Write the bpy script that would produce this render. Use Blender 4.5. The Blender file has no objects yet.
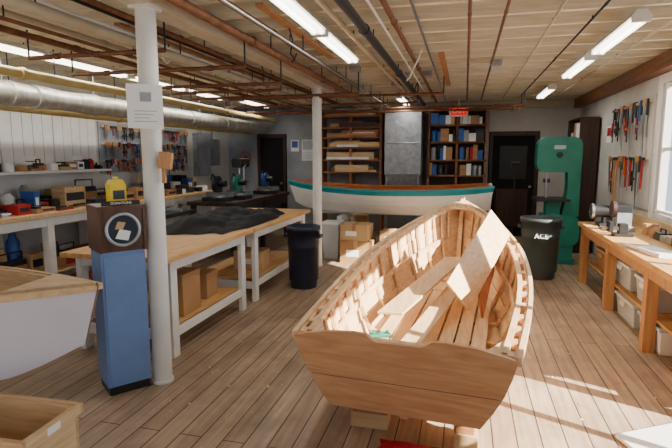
import bpy, math, random, bmesh
from mathutils import Vector, Matrix, Euler
random.seed(7)
S=bpy.context.scene
def lin(c):
    r=[]
    for x in c[:3]:
        x=x/255.0
        r.append(x/12.92 if x<=0.04045 else ((x+0.055)/1.055)**2.4)
    return (r[0],r[1],r[2],1)
# ---------------- materials
def base(name):
    m=bpy.data.materials.new(name); m.use_nodes=True
    nt=m.node_tree; b=nt.nodes['Principled BSDF']
    return m,nt,b
def M(name,col,rough=.6,metal=0,var=.12,scale=6,bump=.0,emis=0):
    m,nt,b=base(name); c=lin(col)
    tc=nt.nodes.new('ShaderNodeTexCoord'); n=nt.nodes.new('ShaderNodeTexNoise')
    n.inputs['Scale'].default_value=scale; n.inputs['Detail'].default_value=4
    nt.links.new(tc.outputs['Object'],n.inputs['Vector'])
    r=nt.nodes.new('ShaderNodeValToRGB')
    r.color_ramp.elements[0].position=.3; r.color_ramp.elements[1].position=.7
    r.color_ramp.elements[0].color=(c[0]*(1-var),c[1]*(1-var),c[2]*(1-var),1)
    r.color_ramp.elements[1].color=(min(1,c[0]*(1+var)),min(1,c[1]*(1+var)),min(1,c[2]*(1+var)),1)
    nt.links.new(n.outputs['Fac'],r.inputs['Fac']); nt.links.new(r.outputs['Color'],b.inputs['Base Color'])
    b.inputs['Roughness'].default_value=rough; b.inputs['Metallic'].default_value=metal
    if bump:
        bp=nt.nodes.new('ShaderNodeBump'); bp.inputs['Strength'].default_value=bump
        nt.links.new(n.outputs['Fac'],bp.inputs['Height']); nt.links.new(bp.outputs['Normal'],b.inputs['Normal'])
    if emis:
        b.inputs['Emission Color'].default_value=c; b.inputs['Emission Strength'].default_value=emis
    return m
def W(name,c1,c2,axis='Y',rough=.55,sc=1.0):
    m,nt,b=base(name)
    tc=nt.nodes.new('ShaderNodeTexCoord'); mp=nt.nodes.new('ShaderNodeMapping')
    s={'X':(1.2,14,14),'Y':(14,1.2,14),'Z':(14,14,1.2)}[axis]
    mp.inputs['Scale'].default_value=[k*sc for k in s]
    nt.links.new(tc.outputs['Object'],mp.inputs['Vector'])
    n=nt.nodes.new('ShaderNodeTexNoise'); n.inputs['Scale'].default_value=2.2; n.inputs['Detail'].default_value=6; n.inputs['Distortion'].default_value=.6
    nt.links.new(mp.outputs['Vector'],n.inputs['Vector'])
    r=nt.nodes.new('ShaderNodeValToRGB'); r.color_ramp.elements[0].position=.32; r.color_ramp.elements[1].position=.68
    r.color_ramp.elements[0].color=lin(c1); r.color_ramp.elements[1].color=lin(c2)
    nt.links.new(n.outputs['Fac'],r.inputs['Fac']); nt.links.new(r.outputs['Color'],b.inputs['Base Color'])
    bp=nt.nodes.new('ShaderNodeBump'); bp.inputs['Strength'].default_value=.08
    nt.links.new(n.outputs['Fac'],bp.inputs['Height']); nt.links.new(bp.outputs['Normal'],b.inputs['Normal'])
    b.inputs['Roughness'].default_value=rough
    return m
def planks(name,c1,c2,gap,width,length,rot,dirt=.5,rough=.5,bump=.25,off=.37,mort=.004):
    m,nt,b=base(name); L=nt.links.new
    tc=nt.nodes.new('ShaderNodeTexCoord'); mp=nt.nodes.new('ShaderNodeMapping'); mp.inputs['Rotation'].default_value=rot
    L(tc.outputs['Object'],mp.inputs['Vector'])
    br=nt.nodes.new('ShaderNodeTexBrick'); br.offset=off; br.inputs['Scale'].default_value=1
    br.inputs['Brick Width'].default_value=length; br.inputs['Row Height'].default_value=width
    br.inputs['Mortar Size'].default_value=mort; br.inputs['Mortar Smooth'].default_value=.2; br.inputs['Bias'].default_value=-.1
    br.inputs['Color1'].default_value=lin(c1); br.inputs['Color2'].default_value=lin(c2); br.inputs['Mortar'].default_value=lin(gap)
    L(mp.outputs['Vector'],br.inputs['Vector'])
    m2=nt.nodes.new('ShaderNodeMapping'); m2.inputs['Scale'].default_value=(1.0,16,16); L(mp.outputs['Vector'],m2.inputs['Vector'])
    n=nt.nodes.new('ShaderNodeTexNoise'); n.inputs['Scale'].default_value=2; n.inputs['Detail'].default_value=6; L(m2.outputs['Vector'],n.inputs['Vector'])
    n2=nt.nodes.new('ShaderNodeTexNoise'); n2.inputs['Scale'].default_value=1.6; n2.inputs['Detail'].default_value=8; n2.inputs['Roughness'].default_value=.7; L(tc.outputs['Object'],n2.inputs['Vector'])
    r1=nt.nodes.new('ShaderNodeValToRGB'); r1.color_ramp.elements[0].position=.3; r1.color_ramp.elements[0].color=(.72,.67,.62,1); r1.color_ramp.elements[1].position=.7; r1.color_ramp.elements[1].color=(1.1,1.08,1.05,1)
    L(n.outputs['Fac'],r1.inputs['Fac'])
    r2=nt.nodes.new('ShaderNodeValToRGB'); r2.color_ramp.elements[0].position=.35; r2.color_ramp.elements[0].color=(1-dirt,1-dirt,1-dirt,1); r2.color_ramp.elements[1].position=.6; r2.color_ramp.elements[1].color=(1,1,1,1)
    L(n2.outputs['Fac'],r2.inputs['Fac'])
    x1=nt.nodes.new('ShaderNodeMix'); x1.data_type='RGBA'; x1.blend_type='MULTIPLY'; x1.inputs[0].default_value=1
    L(br.outputs['Color'],x1.inputs[6]); L(r1.outputs['Color'],x1.inputs[7])
    x2=nt.nodes.new('ShaderNodeMix'); x2.data_type='RGBA'; x2.blend_type='MULTIPLY'; x2.inputs[0].default_value=1
    L(x1.outputs[2],x2.inputs[6]); L(r2.outputs['Color'],x2.inputs[7]); L(x2.outputs[2],b.inputs['Base Color'])
    bp=nt.nodes.new('ShaderNodeBump'); bp.inputs['Strength'].default_value=bump; bp.inputs['Distance'].default_value=.01; bp.invert=True
    L(br.outputs['Fac'],bp.inputs['Height']); L(bp.outputs['Normal'],b.inputs['Normal'])
    b.inputs['Roughness'].default_value=rough
    return m
R90=math.pi/2
mFloor=planks('floor_planks',(196,174,150),(172,148,124),(62,48,38),.135,3.4,(0,0,R90),.36,.5,mort=.004)
mDeck=planks('ceiling_boards',(176,158,128),(150,132,104),(60,46,34),.11,4.0,(0,0,R90),.5,.7)
mWall=M('painted_wall',(198,196,192),.8,var=.14,scale=2)
mWallD=M('grey_wall',(150,154,162),.8,var=.22,scale=2)
mJoist=W('joist_wood',(214,200,168),(236,226,202),'X')
mBeam=W('beam_wood',(190,180,156),(214,206,188),'Y')
mWhite=M('white_paint',(226,225,222),.5,var=.06)
mPost=M('post_paint',(224,223,218),.45,var=.1,scale=4)
mPipeW=M('white_pipe',(186,174,146),.5)
mRust=M('rusty_pipe',(118,74,48),.55,.2,.35,12)
mBlack=M('black_plastic',(20,20,22),.5,var=.2)
mIron=M('cast_iron',(54,56,60),.45,.5,.2)
mSteel=M('steel',(165,168,172),.35,.9,.1)
mGalv=M('galvanised',(152,156,162),.5,.4,.22,14)
mFoil=M('duct_foil',(186,184,174),.42,.4,.25,14,.4)
mYellowPipe=M('yellow_pipe',(196,172,108),.5)
mDark=M('dark_void',(16,15,15),.9)
mDkBrown=W('dark_brown_wood',(44,26,18),(68,42,28),'Z')
mBoxWood=W('display_box_wood',(66,38,24),(96,58,36),'Z',.35)
mPly=W('plywood_top',(188,138,80),(216,170,108),'Y')
mPine=W('pine',(200,166,120),(224,196,154),'Y')
mPineX=W('pine_x',(186,150,104),(214,180,136),'X')
mShelf=W('shelf_wood',(128,82,48),(160,108,68),'X')
mPineZ=W('pine_z',(170,120,74),(198,150,102),'Z')
mPlank=W('cedar_plank',(206,162,116),(230,194,150),'Y',.5)
mPlankIn=W('cedar_inner',(208,168,124),(232,200,158),'Y',.5)
mOak=W('transom_wood',(198,142,98),(222,172,128),'X',.45)
mOakD=W('lumber_brown',(150,98,60),(184,132,86),'X',.5)
mGun=W('gunwale_wood',(210,164,118),(238,206,164),'Y',.45)
mBoard=W('loose_board',(206,168,124),(230,198,158),'Y',.5)
mBoardR=W('red_board',(166,98,60),(194,128,86),'Z',.5)
mBlue=M('blue_paint',(106,136,184),.5,var=.08)
mGreyBoat=M('primer_lavender',(206,204,214),.5,var=.05,scale=3)
mTeal=M('teal_paint',(24,150,160),.35,var=.08)
mHullW=M('hull_white',(232,231,226),.3,var=.04)
mInterO=W('varnished_interior',(160,84,36),(204,124,64),'X',.35)
mGreen=M('machine_green',(36,134,116),.4,var=.14)
mCanG=M('bin_green_grey',(66,76,76),.5,var=.1)
mNavy=M('bin_navy',(26,34,58),.5)
mCard=M('cardboard',(166,124,82),.8,var=.12,scale=3)
mCard2=M('cardboard_pale',(190,156,114),.8,var=.1,scale=3)
mYellow=M('yellow_plastic',(236,206,20),.45)
mRed=M('red_paint',(166,24,28),.5)
mOrange=M('orange_paint',(204,98,30),.5)
mBlueP=M('blue_plastic',(40,86,160),.45)
mPaper=M('paper',(238,237,235),.8,var=.03)
mClear=M('translucent_bin',(196,204,210),.25,var=.05)
mCloth=M('black_cloth',(20,20,24),.9,var=.3,bump=.4)
mRedCloth=M('red_cloth',(180,14,40),.85,var=.2,bump=.4)
mGlass=M('window_glass_dark',(50,60,72),.12,.3)
mTube=M('fluorescent_tube',(255,248,232),.4,var=0,emis=7)
mExit=M('exit_red',(214,36,28),.4,emis=.7)
mTealTool=M('green_tool',(20,110,90),.5)
# ---------------- builder
class B:
    def __init__(s,name): s.n=name; s.v=[];s.f=[];s.m=[];s.s=[];s.mats=[];s.X=Matrix.Identity(4)
    def mi(s,m):
        if m not in s.mats: s.mats.append(m)
        return s.mats.index(m)
    def add(s,vs,fs,m,sm=False):
        o=len(s.v); s.v+= [s.X@Vector(p) for p in vs]
        i=s.mi(m)
        for f in fs:
            s.f.append([o+k for k in f]); s.m.append(i); s.s.append(sm)
    def box(s,x0,x1,y0,y1,z0,z1,m):
        s.add([(x0,y0,z0),(x1,y0,z0),(x1,y1,z0),(x0,y1,z0),(x0,y0,z1),(x1,y0,z1),(x1,y1,z1),(x0,y1,z1)],
          [(0,3,2,1),(4,5,6,7),(0,1,5,4),(1,2,6,5),(2,3,7,6),(3,0,4,7)],m)
    def obox(s,c,d,m,rot=(0,0,0)):
        R=Euler(rot).to_matrix(); c=Vector(c)
        vs=[c+R@Vector((a*d[0]/2,b*d[1]/2,e*d[2]/2)) for e in(-1,1) for a,b in((-1,-1),(1,-1),(1,1),(-1,1))]
        s.add(vs,[(0,3,2,1),(4,5,6,7),(0,1,5,4),(1,2,6,5),(2,3,7,6),(3,0,4,7)],m)
    def slab(s,p0,p1,wv,th,m):
        p0=Vector(p0);p1=Vector(p1);wv=Vector(wv)/2; n=(p1-p0).cross(wv).normalized()*th/2
        vs=[p0-wv-n,p0+wv-n,p1+wv-n,p1-wv-n,p0-wv+n,p0+wv+n,p1+wv+n,p1-wv+n]
        s.add(vs,[(0,3,2,1),(4,5,6,7),(0,1,5,4),(1,2,6,5),(2,3,7,6),(3,0,4,7)],m)
    def beam(s,p0,p1,w,h,m):
        p0=Vector(p0);p1=Vector(p1);d=(p1-p0).normalized()
        u=Vector((0,0,1)) if abs(d.z)<.95 else Vector((0,1,0))
        a=d.cross(u).normalized()
        s.slab(p0,p1,a*w,h,m)
    def cyl(s,p0,p1,r0,m,r1=None,n=18,caps=True):
        if r1 is None:r1=r0
        p0=Vector(p0);p1=Vector(p1);d=(p1-p0).normalized()
        u=Vector((0,0,1)) if abs(d.z)<.95 else Vector((1,0,0))
        a=d.cross(u).normalized();b=d.cross(a)
        vs=[];
        for p,r in((p0,r0),(p1,r1)):
            for i in range(n):
                t=2*math.pi*i/n; vs.append(p+a*math.cos(t)*r+b*math.sin(t)*r)
        s.add(vs,[(i,(i+1)%n,n+(i+1)%n,n+i) for i in range(n)],m,True)
        if caps: s.add(vs,[tuple(range(n)),tuple(range(2*n-1,n-1,-1))],m)
    def rings(s,c,prof,m,n=24,caps=(True,True)):
        c=Vector(c);vs=[]
        for r,z in prof:
            for i in range(n):
                t=2*math.pi*i/n; vs.append(c+Vector((math.cos(t)*r,math.sin(t)*r,z)))
        k=len(prof)
        s.add(vs,[(j*n+i,j*n+(i+1)%n,(j+1)*n+(i+1)%n,(j+1)*n+i) for j in range(k-1) for i in range(n)],m,True)
        if caps[0]: s.add(vs[:n],[tuple(range(n))],m)
        if caps[1]: s.add(vs[-n:],[tuple(range(n))],m)
    def sph(s,c,r,m,n=14):
        if not hasattr(r,'__len__'): r=(r,r,r)
        vs=[];h=n//2
        for j in range(h+1):
            ph=math.pi*j/h
            for i in range(n):
                t=2*math.pi*i/n
                vs.append((c[0]+r[0]*math.sin(ph)*math.cos(t),c[1]+r[1]*math.sin(ph)*math.sin(t),c[2]+r[2]*math.cos(ph)))
        s.add(vs,[(j*n+i,j*n+(i+1)%n,(j+1)*n+(i+1)%n,(j+1)*n+i) for j in range(h) for i in range(n)],m,True)
    def tube(s,pts,r,m,n=10):
        for a,b in zip(pts,pts[1:]): s.cyl(a,b,r,m,n=n)
        for p in pts[1:-1]: s.sph(p,r*1.02,m,n)
    def prism(s,poly,o,u,v,w,m):
        o=Vector(o);u=Vector(u);v=Vector(v);w=Vector(w);k=len(poly)
        a=[o+u*p[0]+v*p[1] for p in poly]; b=[p+w for p in a]
        s.add(a+b,[tuple(range(k)),tuple(range(2*k-1,k-1,-1))]+[(i,(i+1)%k,k+(i+1)%k,k+i) for i in range(k)],m)
    def sweep(s,pts,w,h,m):
        vs=[]; k=len(pts)
        for i,p in enumerate(pts):
            p=Vector(p); t=Vector(pts[min(i+1,k-1)])-Vector(pts[max(i-1,0)]); t.z=0
            nrm=Vector((-t.y,t.x,0)).normalized()
            for a,b in((-1,-1),(1,-1),(1,1),(-1,1)): vs.append(p+nrm*a*w/2+Vector((0,0,b*h/2)))
        fs=[(4*i+j,4*i+(j+1)%4,4*i+4+(j+1)%4,4*i+4+j) for i in range(k-1) for j in range(4)]
        fs+=[(0,1,2,3),(4*k-4,4*k-3,4*k-2,4*k-1)]
        s.add(vs,fs,m)
    def done(s,bev=0):
        me=bpy.data.meshes.new(s.n); 
        xs=[p.x for p in s.v];ys=[p.y for p in s.v];zs=[p.z for p in s.v]
        o=Vector(((min(xs)+max(xs))/2,(min(ys)+max(ys))/2,min(zs)))
        me.from_pydata([tuple(p-o) for p in s.v],[],s.f)
        for m in s.mats: me.materials.append(m)
        for i,p in enumerate(me.polygons): p.material_index=s.m[i]; p.use_smooth=s.s[i]
        bm=bmesh.new(); bm.from_mesh(me); bmesh.ops.recalc_face_normals(bm,faces=bm.faces); bm.to_mesh(me); bm.free()
        ob=bpy.data.objects.new(s.n,me); ob.location=o; S.collection.objects.link(ob)
        if bev:
            md=ob.modifiers.new('bevel','BEVEL'); md.width=bev; md.segments=2; md.limit_method='ANGLE'; md.angle_limit=.7
        return ob
def text(name,txt,loc,rot,size,mat,parent):
    cu=bpy.data.curves.new(name,'FONT'); cu.body=txt; cu.size=size; cu.extrude=.001; cu.align_x='CENTER'; cu.align_y='CENTER'
    cu.materials.append(mat); o=bpy.data.objects.new(name,cu); S.collection.objects.link(o)
    o.location=Vector(loc)-parent.location; o.rotation_euler=rot; o.parent=parent
# ---------------- room
XL,XR,YB,YF,ZC=-5.2,2.1,10.5,-1.5,2.84
b=B('floor'); b.box(XL-.1,XR+.1,YF,YB+.1,-.1,0,mFloor); b.done()
b=B('ceiling'); b.box(XL-.1,XR+.1,YF,YB+.1,ZC,ZC+.1,mDeck); b.done()
b=B('wall_left'); b.box(XL-.1,XL,YF,YB+.1,0,ZC,mWall); b.done()
b=B('wall_back')
D1=(-4.5,-3.8); D2=(.45,1.4)
b.box(XL,D1[0],YB,YB+.1,0,ZC,mWallD); b.box(D1[0],D1[1],YB,YB+.1,2.08,ZC,mWallD); b.box(D1[1],D2[0],YB,YB+.1,0,ZC,mWallD)
b.box(D2[0],D2[1],YB,YB+.1,2.08,ZC,mWall); b.box(D2[1],XR,YB,YB+.1,0,ZC,mWall); b.done()
def door(name,x0,x1,h,glass):
    b=B(name); b.box(x0,x1,YB+.03,YB+.08,0,h,mDark)
    b.box(x0+.02,x0+.08,YB-.02,YB+.03,0,h,mDkBrown); b.box(x1-.08,x1-.02,YB-.02,YB+.03,0,h,mDkBrown); b.box(x0+.08,x1-.08,YB-.02,YB+.03,h-.08,h,mDkBrown)
    if glass:
        b.box(x0+.22,x1-.22,YB+.01,YB+.03,1.15,1.8,mBlack)
    b.box(x0+.18,x1-.18,YB+.01,YB+.03,.2,.95,mDkBrown); b.sph((x1-.14,YB-.0,1.0),.03,mSteel); b.done()
door('door_1',D1[0],D1[1],2.08,False); door('door_2',D2[0],D2[1],2.08,True)
wins=[(1.62,3.2,.12,2.3),(3.45,4.65,.95,2.4),(4.95,6.4,.95,2.4)]
b=B('wall_right')
y=YF
for (a,c,z0,z1) in wins:
    b.box(XR,XR+.12,y,a,0,ZC,mWall); b.box(XR,XR+.12,a,c,0,z0,mWall); b.box(XR,XR+.12,a,c,z1,ZC,mWall); y=c
b.box(XR,XR+.12,y,YB+.1,0,ZC,mWall); b.done()
for i,(a,c,z0,z1) in enumerate(wins):
    b=B('window_%d'%(i+1))
    for yy in (a+.03,(a+c)/2,c-.03): b.box(XR+.02,XR+.08,yy-.025,yy+.025,z0,z1,mWhite)
    for zz in (z0+.03,(z0+z1)/2,z1-.03): b.box(XR+.03,XR+.07,a+.055,c-.055,zz-.02,zz+.02,mWhite)
    b.done()
    b=B('trim_%d'%(i+1))
    b.box(XR-.02,XR,a-.09,a,z0-.05,z1+.09,mWhite); b.box(XR-.02,XR,c,c+.09,z0-.05,z1+.09,mWhite); b.box(XR-.02,XR,a,c,z1,z1+.09,mWhite); b.done()
b=B('baseboard_left'); b.box(XL,XL+.02,YF,YB,0,.12,mWhite); b.done()
b=B('ceiling_joists')
y=-1.2
while y<10.4:
    b.box(XL,XR,y,y+.05,2.66,ZC,mJoist); y+=.41
b.done()
b=B('support_beam'); b.box(-2.14,-1.96,YF,YB,2.56,2.66,mBeam); b.done()
b=B('edge_beam'); b.box(XR-.14,XR,YF,YB,2.5,2.66,W('brown_beam',(104,66,40),(140,92,58),'Y')); b.done(.005)
b=B('back_beam'); b.box(-1.96,XR-.14,YB-.08,YB,2.52,2.66,mBeam); b.done(.005)
for i,(x,y) in enumerate([(-2.05,3.0),(-2.05,6.93)]):
    b=B('support_post'); b.cyl((x,y,.02),(x,y,2.54),.066,mPost,n=28); b.cyl((x,y,0),(x,y,.02),.075,mPost,n=28); b.box(x-.075,x+.075,y-.075,y+.075,2.54,2.56,mPost); p=b.done()
    if i==0:
        q=B('paper_notice'); d=Vector((.57,-.82,0)); s_=Vector((.82,.57,0)); c=Vector((x,y,1.92))+d*.085-s_*.03
        q.prism([(-.11,-.14),(.11,-.145),(.11,.14),(-.11,.14)],c,s_,Vector((0,0,1)),d*.003,mPaper)
        for k in range(4): q.prism([(-.07,-.002),(.07-.02*(k%3),-.002),(.07-.02*(k%3),.002),(-.07,.002)],c+d*.004+Vector((0,0,-.03-k*.022)),s_,Vector((0,0,1)),d*.001,mGalv)
        q.prism([(-.03,0),(.04,0),(.04,.06),(-.03,.06)],c+d*.004+Vector((0,0,.03)),s_,Vector((0,0,1)),d*.001,mGalv)
        q.done()
        q=B('wooden_mallet'); q.obox((x+.12,y-.03,1.57),(.085,.06,.11),mPineZ,(0,.15,.3)); q.box(x+.09,x+.115,y-.04,y-.015,1.42,1.52,mPineZ); q.done(.004)
# pipes
def pipe(name,x,z,y0,y1,r,m):
    b=B(name)
    b.cyl((x,y0,z),(x,y1,z),r,m,n=14)
    y=y0+.7
    while y<y1-.1: b.cyl((x,y,z),(x,y+.05,z),r*1.25,m,n=14); y+=2.1
    y=y0+.4
    while y<y1: b.cyl((x,y,z+r*.5),(x,y,2.655),.006,mIron,n=6); y+=1.64
    b.done()
for a in (('rusty_pipe',-1.7,2.52,.032,mRust),('rusty_pipe',-1.52,2.58,.02,mRust),('white_pipe',-2.6,2.5,.04,mPipeW),('rusty_pipe',-2.35,2.58,.02,mRust),('rusty_pipe',-.55,2.6,.02,mRust),('black_pipe',-.78,2.56,.035,mIron),('rusty_pipe',.0,2.62,.013,mRust),('rusty_pipe',-1.85,2.6,.016,mRust),('white_pipe',-.95,2.6,.02,mPipeW),('white_pipe',-3.1,2.58,.022,mPipeW),('rusty_pipe',-3.4,2.55,.025,mRust),('conduit',-2.85,2.46,.014,mRust),('conduit',-1.4,2.5,.012,mSteel),('conduit',-.38,2.62,.012,mSteel),('conduit',.62,2.63,.011,mPipeW),('conduit',-2.48,2.6,.012,mBlack),('conduit',-3.65,2.6,.014,mPipeW),('conduit',-.66,2.62,.01,mPaper),('conduit',.25,2.62,.012,mRust),('conduit',.9,2.63,.009,mBlack),('conduit',1.5,2.63,.012,mPipeW),('conduit',-2.72,2.6,.01,mPaper)):
    pipe(a[0],a[1],a[2],-1,9.7,a[3],a[4])
pipe('yellow_pipe',-4.02,2.36,-1,10.3,.045,mYellowPipe); pipe('white_pipe',-4.6,2.1,-1,10.3,.04,mYellowPipe)
for y,x0,x1,z in ((3.6,-3.6,-2.3,2.42),(4.2,-3.7,-1.9,2.38),(5.1,-3.6,-1.9,2.36),(5.9,-3.7,-2.2,2.4),(6.2,-3.6,-1.3,2.36),(6.9,-3.4,-.3,2.42),(7.6,-3.8,-.7,2.38),(8.4,-3.8,-1.4,2.36),(8.8,-1.4,.9,2.42),(9.2,-3.5,.9,2.4)):
    b=B('cross_pipe'); b.cyl((x0,y,z),(x1,y,z),.018,mRust,n=12); b.cyl((x0,y,z),(x0,y,2.65),.008,mIron,n=8); b.cyl((x1,y,z),(x1,y,2.65),.008,mIron,n=8)
    for k in range(3): xx=x0+(x1-x0)*(.2+.3*k); b.cyl((xx,y,z),(xx+.05,y,z),.025,mRust,n=12)
    b.cyl((x1-.15,y,z),(x1-.15,y,z-.05),.012,mRust,n=8)
    b.done()
b=B('insulated_duct')
y=1.0
while y<10.2:
    b.cyl((-4.3,y,2.2),(-4.3,y+.3,2.2),.115+random.uniform(-.012,.012),mFoil,r1=.115+random.uniform(-.012,.012),n=20); y+=.3
y=1.5
while y<10.2: b.cyl((-4.3,y,2.3),(-4.3,y,2.655),.008,mSteel,n=6); y+=1.23
b.done()
random.seed(21)
for (x,y) in ((-1.4,4.0),(-2.3,5.5),(-.45,5.2),(-.65,7.2),(-2.9,7.6),(-2.5,3.6),(-1.6,6.4)):
    b=B('hanging_cable'); pts=[]
    for k in range(8):
        pts.append((x+random.uniform(-.03,.03)-.05*k,y+.16*k,2.655-.2*math.sin(math.pi*k/7)*random.uniform(.8,1.1)))
    b.tube(pts,.007,random.choice([mBlack,mPaper,mOrange]),8); b.done()
b=B('electrical_junction_box')
for (x,y) in ((-1.3,6.0),(-2.5,5.0),(-.5,6.6),(.3,6.0),(-1.0,7.4),(-3.0,6.6),(-2.7,3.9)): b.box(x-.06,x+.06,y-.06,y+.06,2.6,2.655,mGalv)
b.done()
b=B('overhead_lumber')
for k,(x,y0,l,m) in enumerate(((-.3,5.4,2.4,mOakD),(-1.66,4.6,3.4,mShelf),(-2.75,3.6,3.0,mOakD),(-3.0,4.0,3.6,mPine),(-.92,6.0,2.6,mPine),(-1.45,3.4,2.0,mOakD))): b.box(x,x+.06,y0,y0+l,2.635,2.655,m)
b.done()
def fixture(x,y0,y1,z=2.6,pw=9.5):
    b=B('fluorescent_light'); 
    b.prism([(-.07,0),(-.035,.05),(.035,.05),(.07,0)],(x,y0,z),(1,0,0),(0,0,1),(0,y1-y0,0),mWhite)
    b.cyl((x-.032,y0+.03,z-.02),(x-.032,y1-.03,z-.02),.017,mTube,n=10); b.cyl((x+.032,y0+.03,z-.02),(x+.032,y1-.03,z-.02),.017,mTube,n=10)
    for yy in (y0,y1-.03): b.box(x-.06,x+.06,yy,yy+.03,z-.035,z,mWhite)
    for yy in (y0+.2,y1-.2): b.cyl((x,yy,z+.04),(x,yy,2.655),.006,mIron,n=6)
    b.done()
    l=bpy.data.lights.new('tube_light','AREA'); l.shape='RECTANGLE'; l.size=.12; l.size_y=y1-y0-.1; l.energy=pw; l.color=(1,.95,.87)
    o=bpy.data.objects.new('tube_light',l); o.location=(x,(y0+y1)/2,z-.045); S.collection.objects.link(o)
for a in ((-4.05,3.0,4.2),(-4.05,4.25,5.45),(-4.05,5.55,6.75),(-4.05,6.8,8.0),(-3.85,8.3,9.5),(-1.15,2.75,3.95),(-1.15,4.0,5.2),(-1.1,8.5,9.7),(1.18,4.12,5.35),(1.18,5.6,6.85),(1.18,7.9,9.1)):
    fixture(*a,z=2.58)
b=B('exit_sign'); b.box(-.31,.03,9.78,9.84,2.33,2.53,mWhite); b.box(-.29,.01,9.77,9.78,2.35,2.51,mExit); b.box(-.16,-.12,9.8,9.82,2.53,2.655,mWhite); e=b.done()
text('exit_text','EXIT',(-.14,9.765,2.43),(R90,0,0),.12,mPaper,e)
# ---------------- hull
def cr(p0,p1,p2,p3,t):
    return tuple(.5*((2*b_)+(-a+c)*t+(2*a-5*b_+4*c-d)*t*t+(-a+3*b_-3*c+d)*t**3) for a,b_,c,d in zip(p0,p1,p2,p3))
def loft(st,n):
    out=[]
    for i in range(len(st)-1):
        p0=st[max(i-1,0)];p3=st[min(i+2,len(st)-1)]
        for k in range(n): out.append(cr(p0,st[i],st[i+1],p3,k/n))
    out.append(st[-1]); return out
def P(s,q,side,off=0,bulge=.16):
    yt,bt,zs,yc,bc,zc=s
    x=bc+(bt-bc)*(q+bulge*math.sin(math.pi*q)); return Vector((side*max(x+off,0.004),yc+(yt-yc)*q,zc+(zs-zc)*q))
def hull(b,ST,mo,mi,th=.014,laps=4,step=.009,mband=None,mb=None,sm=False):
    for side in(-1,1):
        for k in range(laps):
            q0,q1=k/laps,(k+1)/laps; m=mband if (mband and k==laps-1) else mo
            vs=[]
            for s in ST:
                vs+= [P(s,q0,side,step),P(s,q1,side,0),P(s,q1,side,-th),P(s,q0,side,step-th)]
            n=len(ST)
            for j,mm in((0,m),(1,m),(2,mi),(3,m)):
                if sm:
                    vj=[]
                    for i in range(n): vj+=[vs[4*i+j],vs[4*i+(j+1)%4]]
                    b.add(vj,[(2*i,2*i+1,2*i+3,2*i+2) for i in range(n-1)],mm,True)
                else: b.add(vs,[(4*i+j,4*i+(j+1)%4,4*i+4+(j+1)%4,4*i+4+j) for i in range(n-1)],mm)
    vs=[];n=len(ST)
    for s in ST:
        for sd,dz in((-1,0),(1,0),(1,.018),(-1,.018)):
            p=P(s,0,sd,0); p.z+=dz; vs.append(p)
    b.add(vs,[(4*i,4*i+1,4*i+5,4*i+4) for i in range(n-1)],mb or mo)
    b.add(vs,[(4*i+2,4*i+3,4*i+7,4*i+6) for i in range(n-1)],mi)
st=[(-.08,.565,.435,.04,.40,.0),(.35,.61,.445,.4,.46,.0),(.9,.655,.465,.9,.49,-.01),(1.5,.665,.51,1.45,.49,-.01),(2.1,.62,.57,2.0,.43,.0),(2.65,.50,.65,2.5,.32,.02),(3.1,.34,.735,2.9,.2,.06),(3.42,.17,.80,3.15,.09,.13),(3.62,.02,.86,3.3,.01,.22)]
ST=loft(st,5)
b=B('wooden_skiff_under_construction')
b.X=Matrix.Translation((-.29,2.53,.2))@Matrix.Rotation(-.078,4,'Z')
hull(b,ST,mPlank,mPlankIn,mb=mPlank,step=.012)
s0=ST[0]
pts=[tuple(P(s0,q,1,.012)) for q in [0,.25,.5,.75,1]]
def ty(z): return s0[3]+(s0[0]-s0[3])*(z-s0[5])/(s0[2]-s0[5])
top=[(.50,.455),(.38,.48),(.24,.492),(.17,.488),(.14,.462),(.11,.447),(-.11,.447),(-.14,.462),(-.17,.488),(-.24,.492),(-.38,.48),(-.50,.455)]
poly=[(p[0],p[2]) for p in pts]+top+[(-p[0],p[2]) for p in reversed(pts)]
k=len(poly)
va=[(x,ty(z)-.012,z) for x,z in poly]; vb=[(x,ty(z)+.016,z) for x,z in poly]
b.add(va+vb,[tuple(range(k)),tuple(range(2*k-1,k-1,-1))]+[(i,(i+1)%k,k+(i+1)%k,k+i) for i in range(k)],mOak)
b.prism([(-.5,0),(.5,0),(.5,.003),(-.5,.003)],(0,ty(.2)-.0135,.2),(1,0,0),(0,0,1),(0,.002,0),mDkBrown)
b.beam((-.53,ty(.41)+.06,.41),(.53,ty(.41)+.06,.41),.09,.03,mGun)
b.beam((-.40,ty(.05)+.035,.06),(.40,ty(.05)+.035,.06),.03,.05,mGun)
for side in(-1,1):
    b.prism([(0,0),(.24,0),(.1,.06),(.02,.24),(0,.26)],(side*.54,-.04,.41),(-side,0,0),(0,1,0),(0,0,.03),mGun)
    b.sweep([P(s,1,side,.014)+Vector((0,0,-.005)) for s in ST],.026,.045,mGun)
    b.sweep([P(s,1,side,-.058)+Vector((0,0,-.005)) for s in ST[1:-4]],.03,.035,mGun)
    b.sweep([P(s,.52,side,-.035) for s in ST[1:-7]],.018,.06,mGun)
    for i in range(1,len(ST)-5):
        if i%2: p=P(ST[i],1,side,-.03); b.obox(p+Vector((0,0,-.005)),(.034,.07,.033),mGun)
        if i%4==1:
            qs=[0,.15,.3,.45,.6,.75,.9,1]
            for qa,qb in zip(qs,qs[1:]):
                pa=P(ST[i],qa,side,-.03);pb=P(ST[i],qb,side,-.03); b.slab(pa,pb,(0,.032,0),.026,mPlank)
        elif i%2==1:
            qs=[.52,.75,1]
            for qa,qb in zip(qs,qs[1:]):
                pa=P(ST[i],qa,side,-.03);pb=P(ST[i],qb,side,-.03); b.slab(pa,pb,(0,.05,0),.024,mPlank)
for i in range(5,len(ST)-6,4):
    s=ST[i]; b.box(-s[4]+.01,s[4]-.01,s[3]-.02,s[3]+.02,s[5]+.018,s[5]+.045,mPlankIn)
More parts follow.
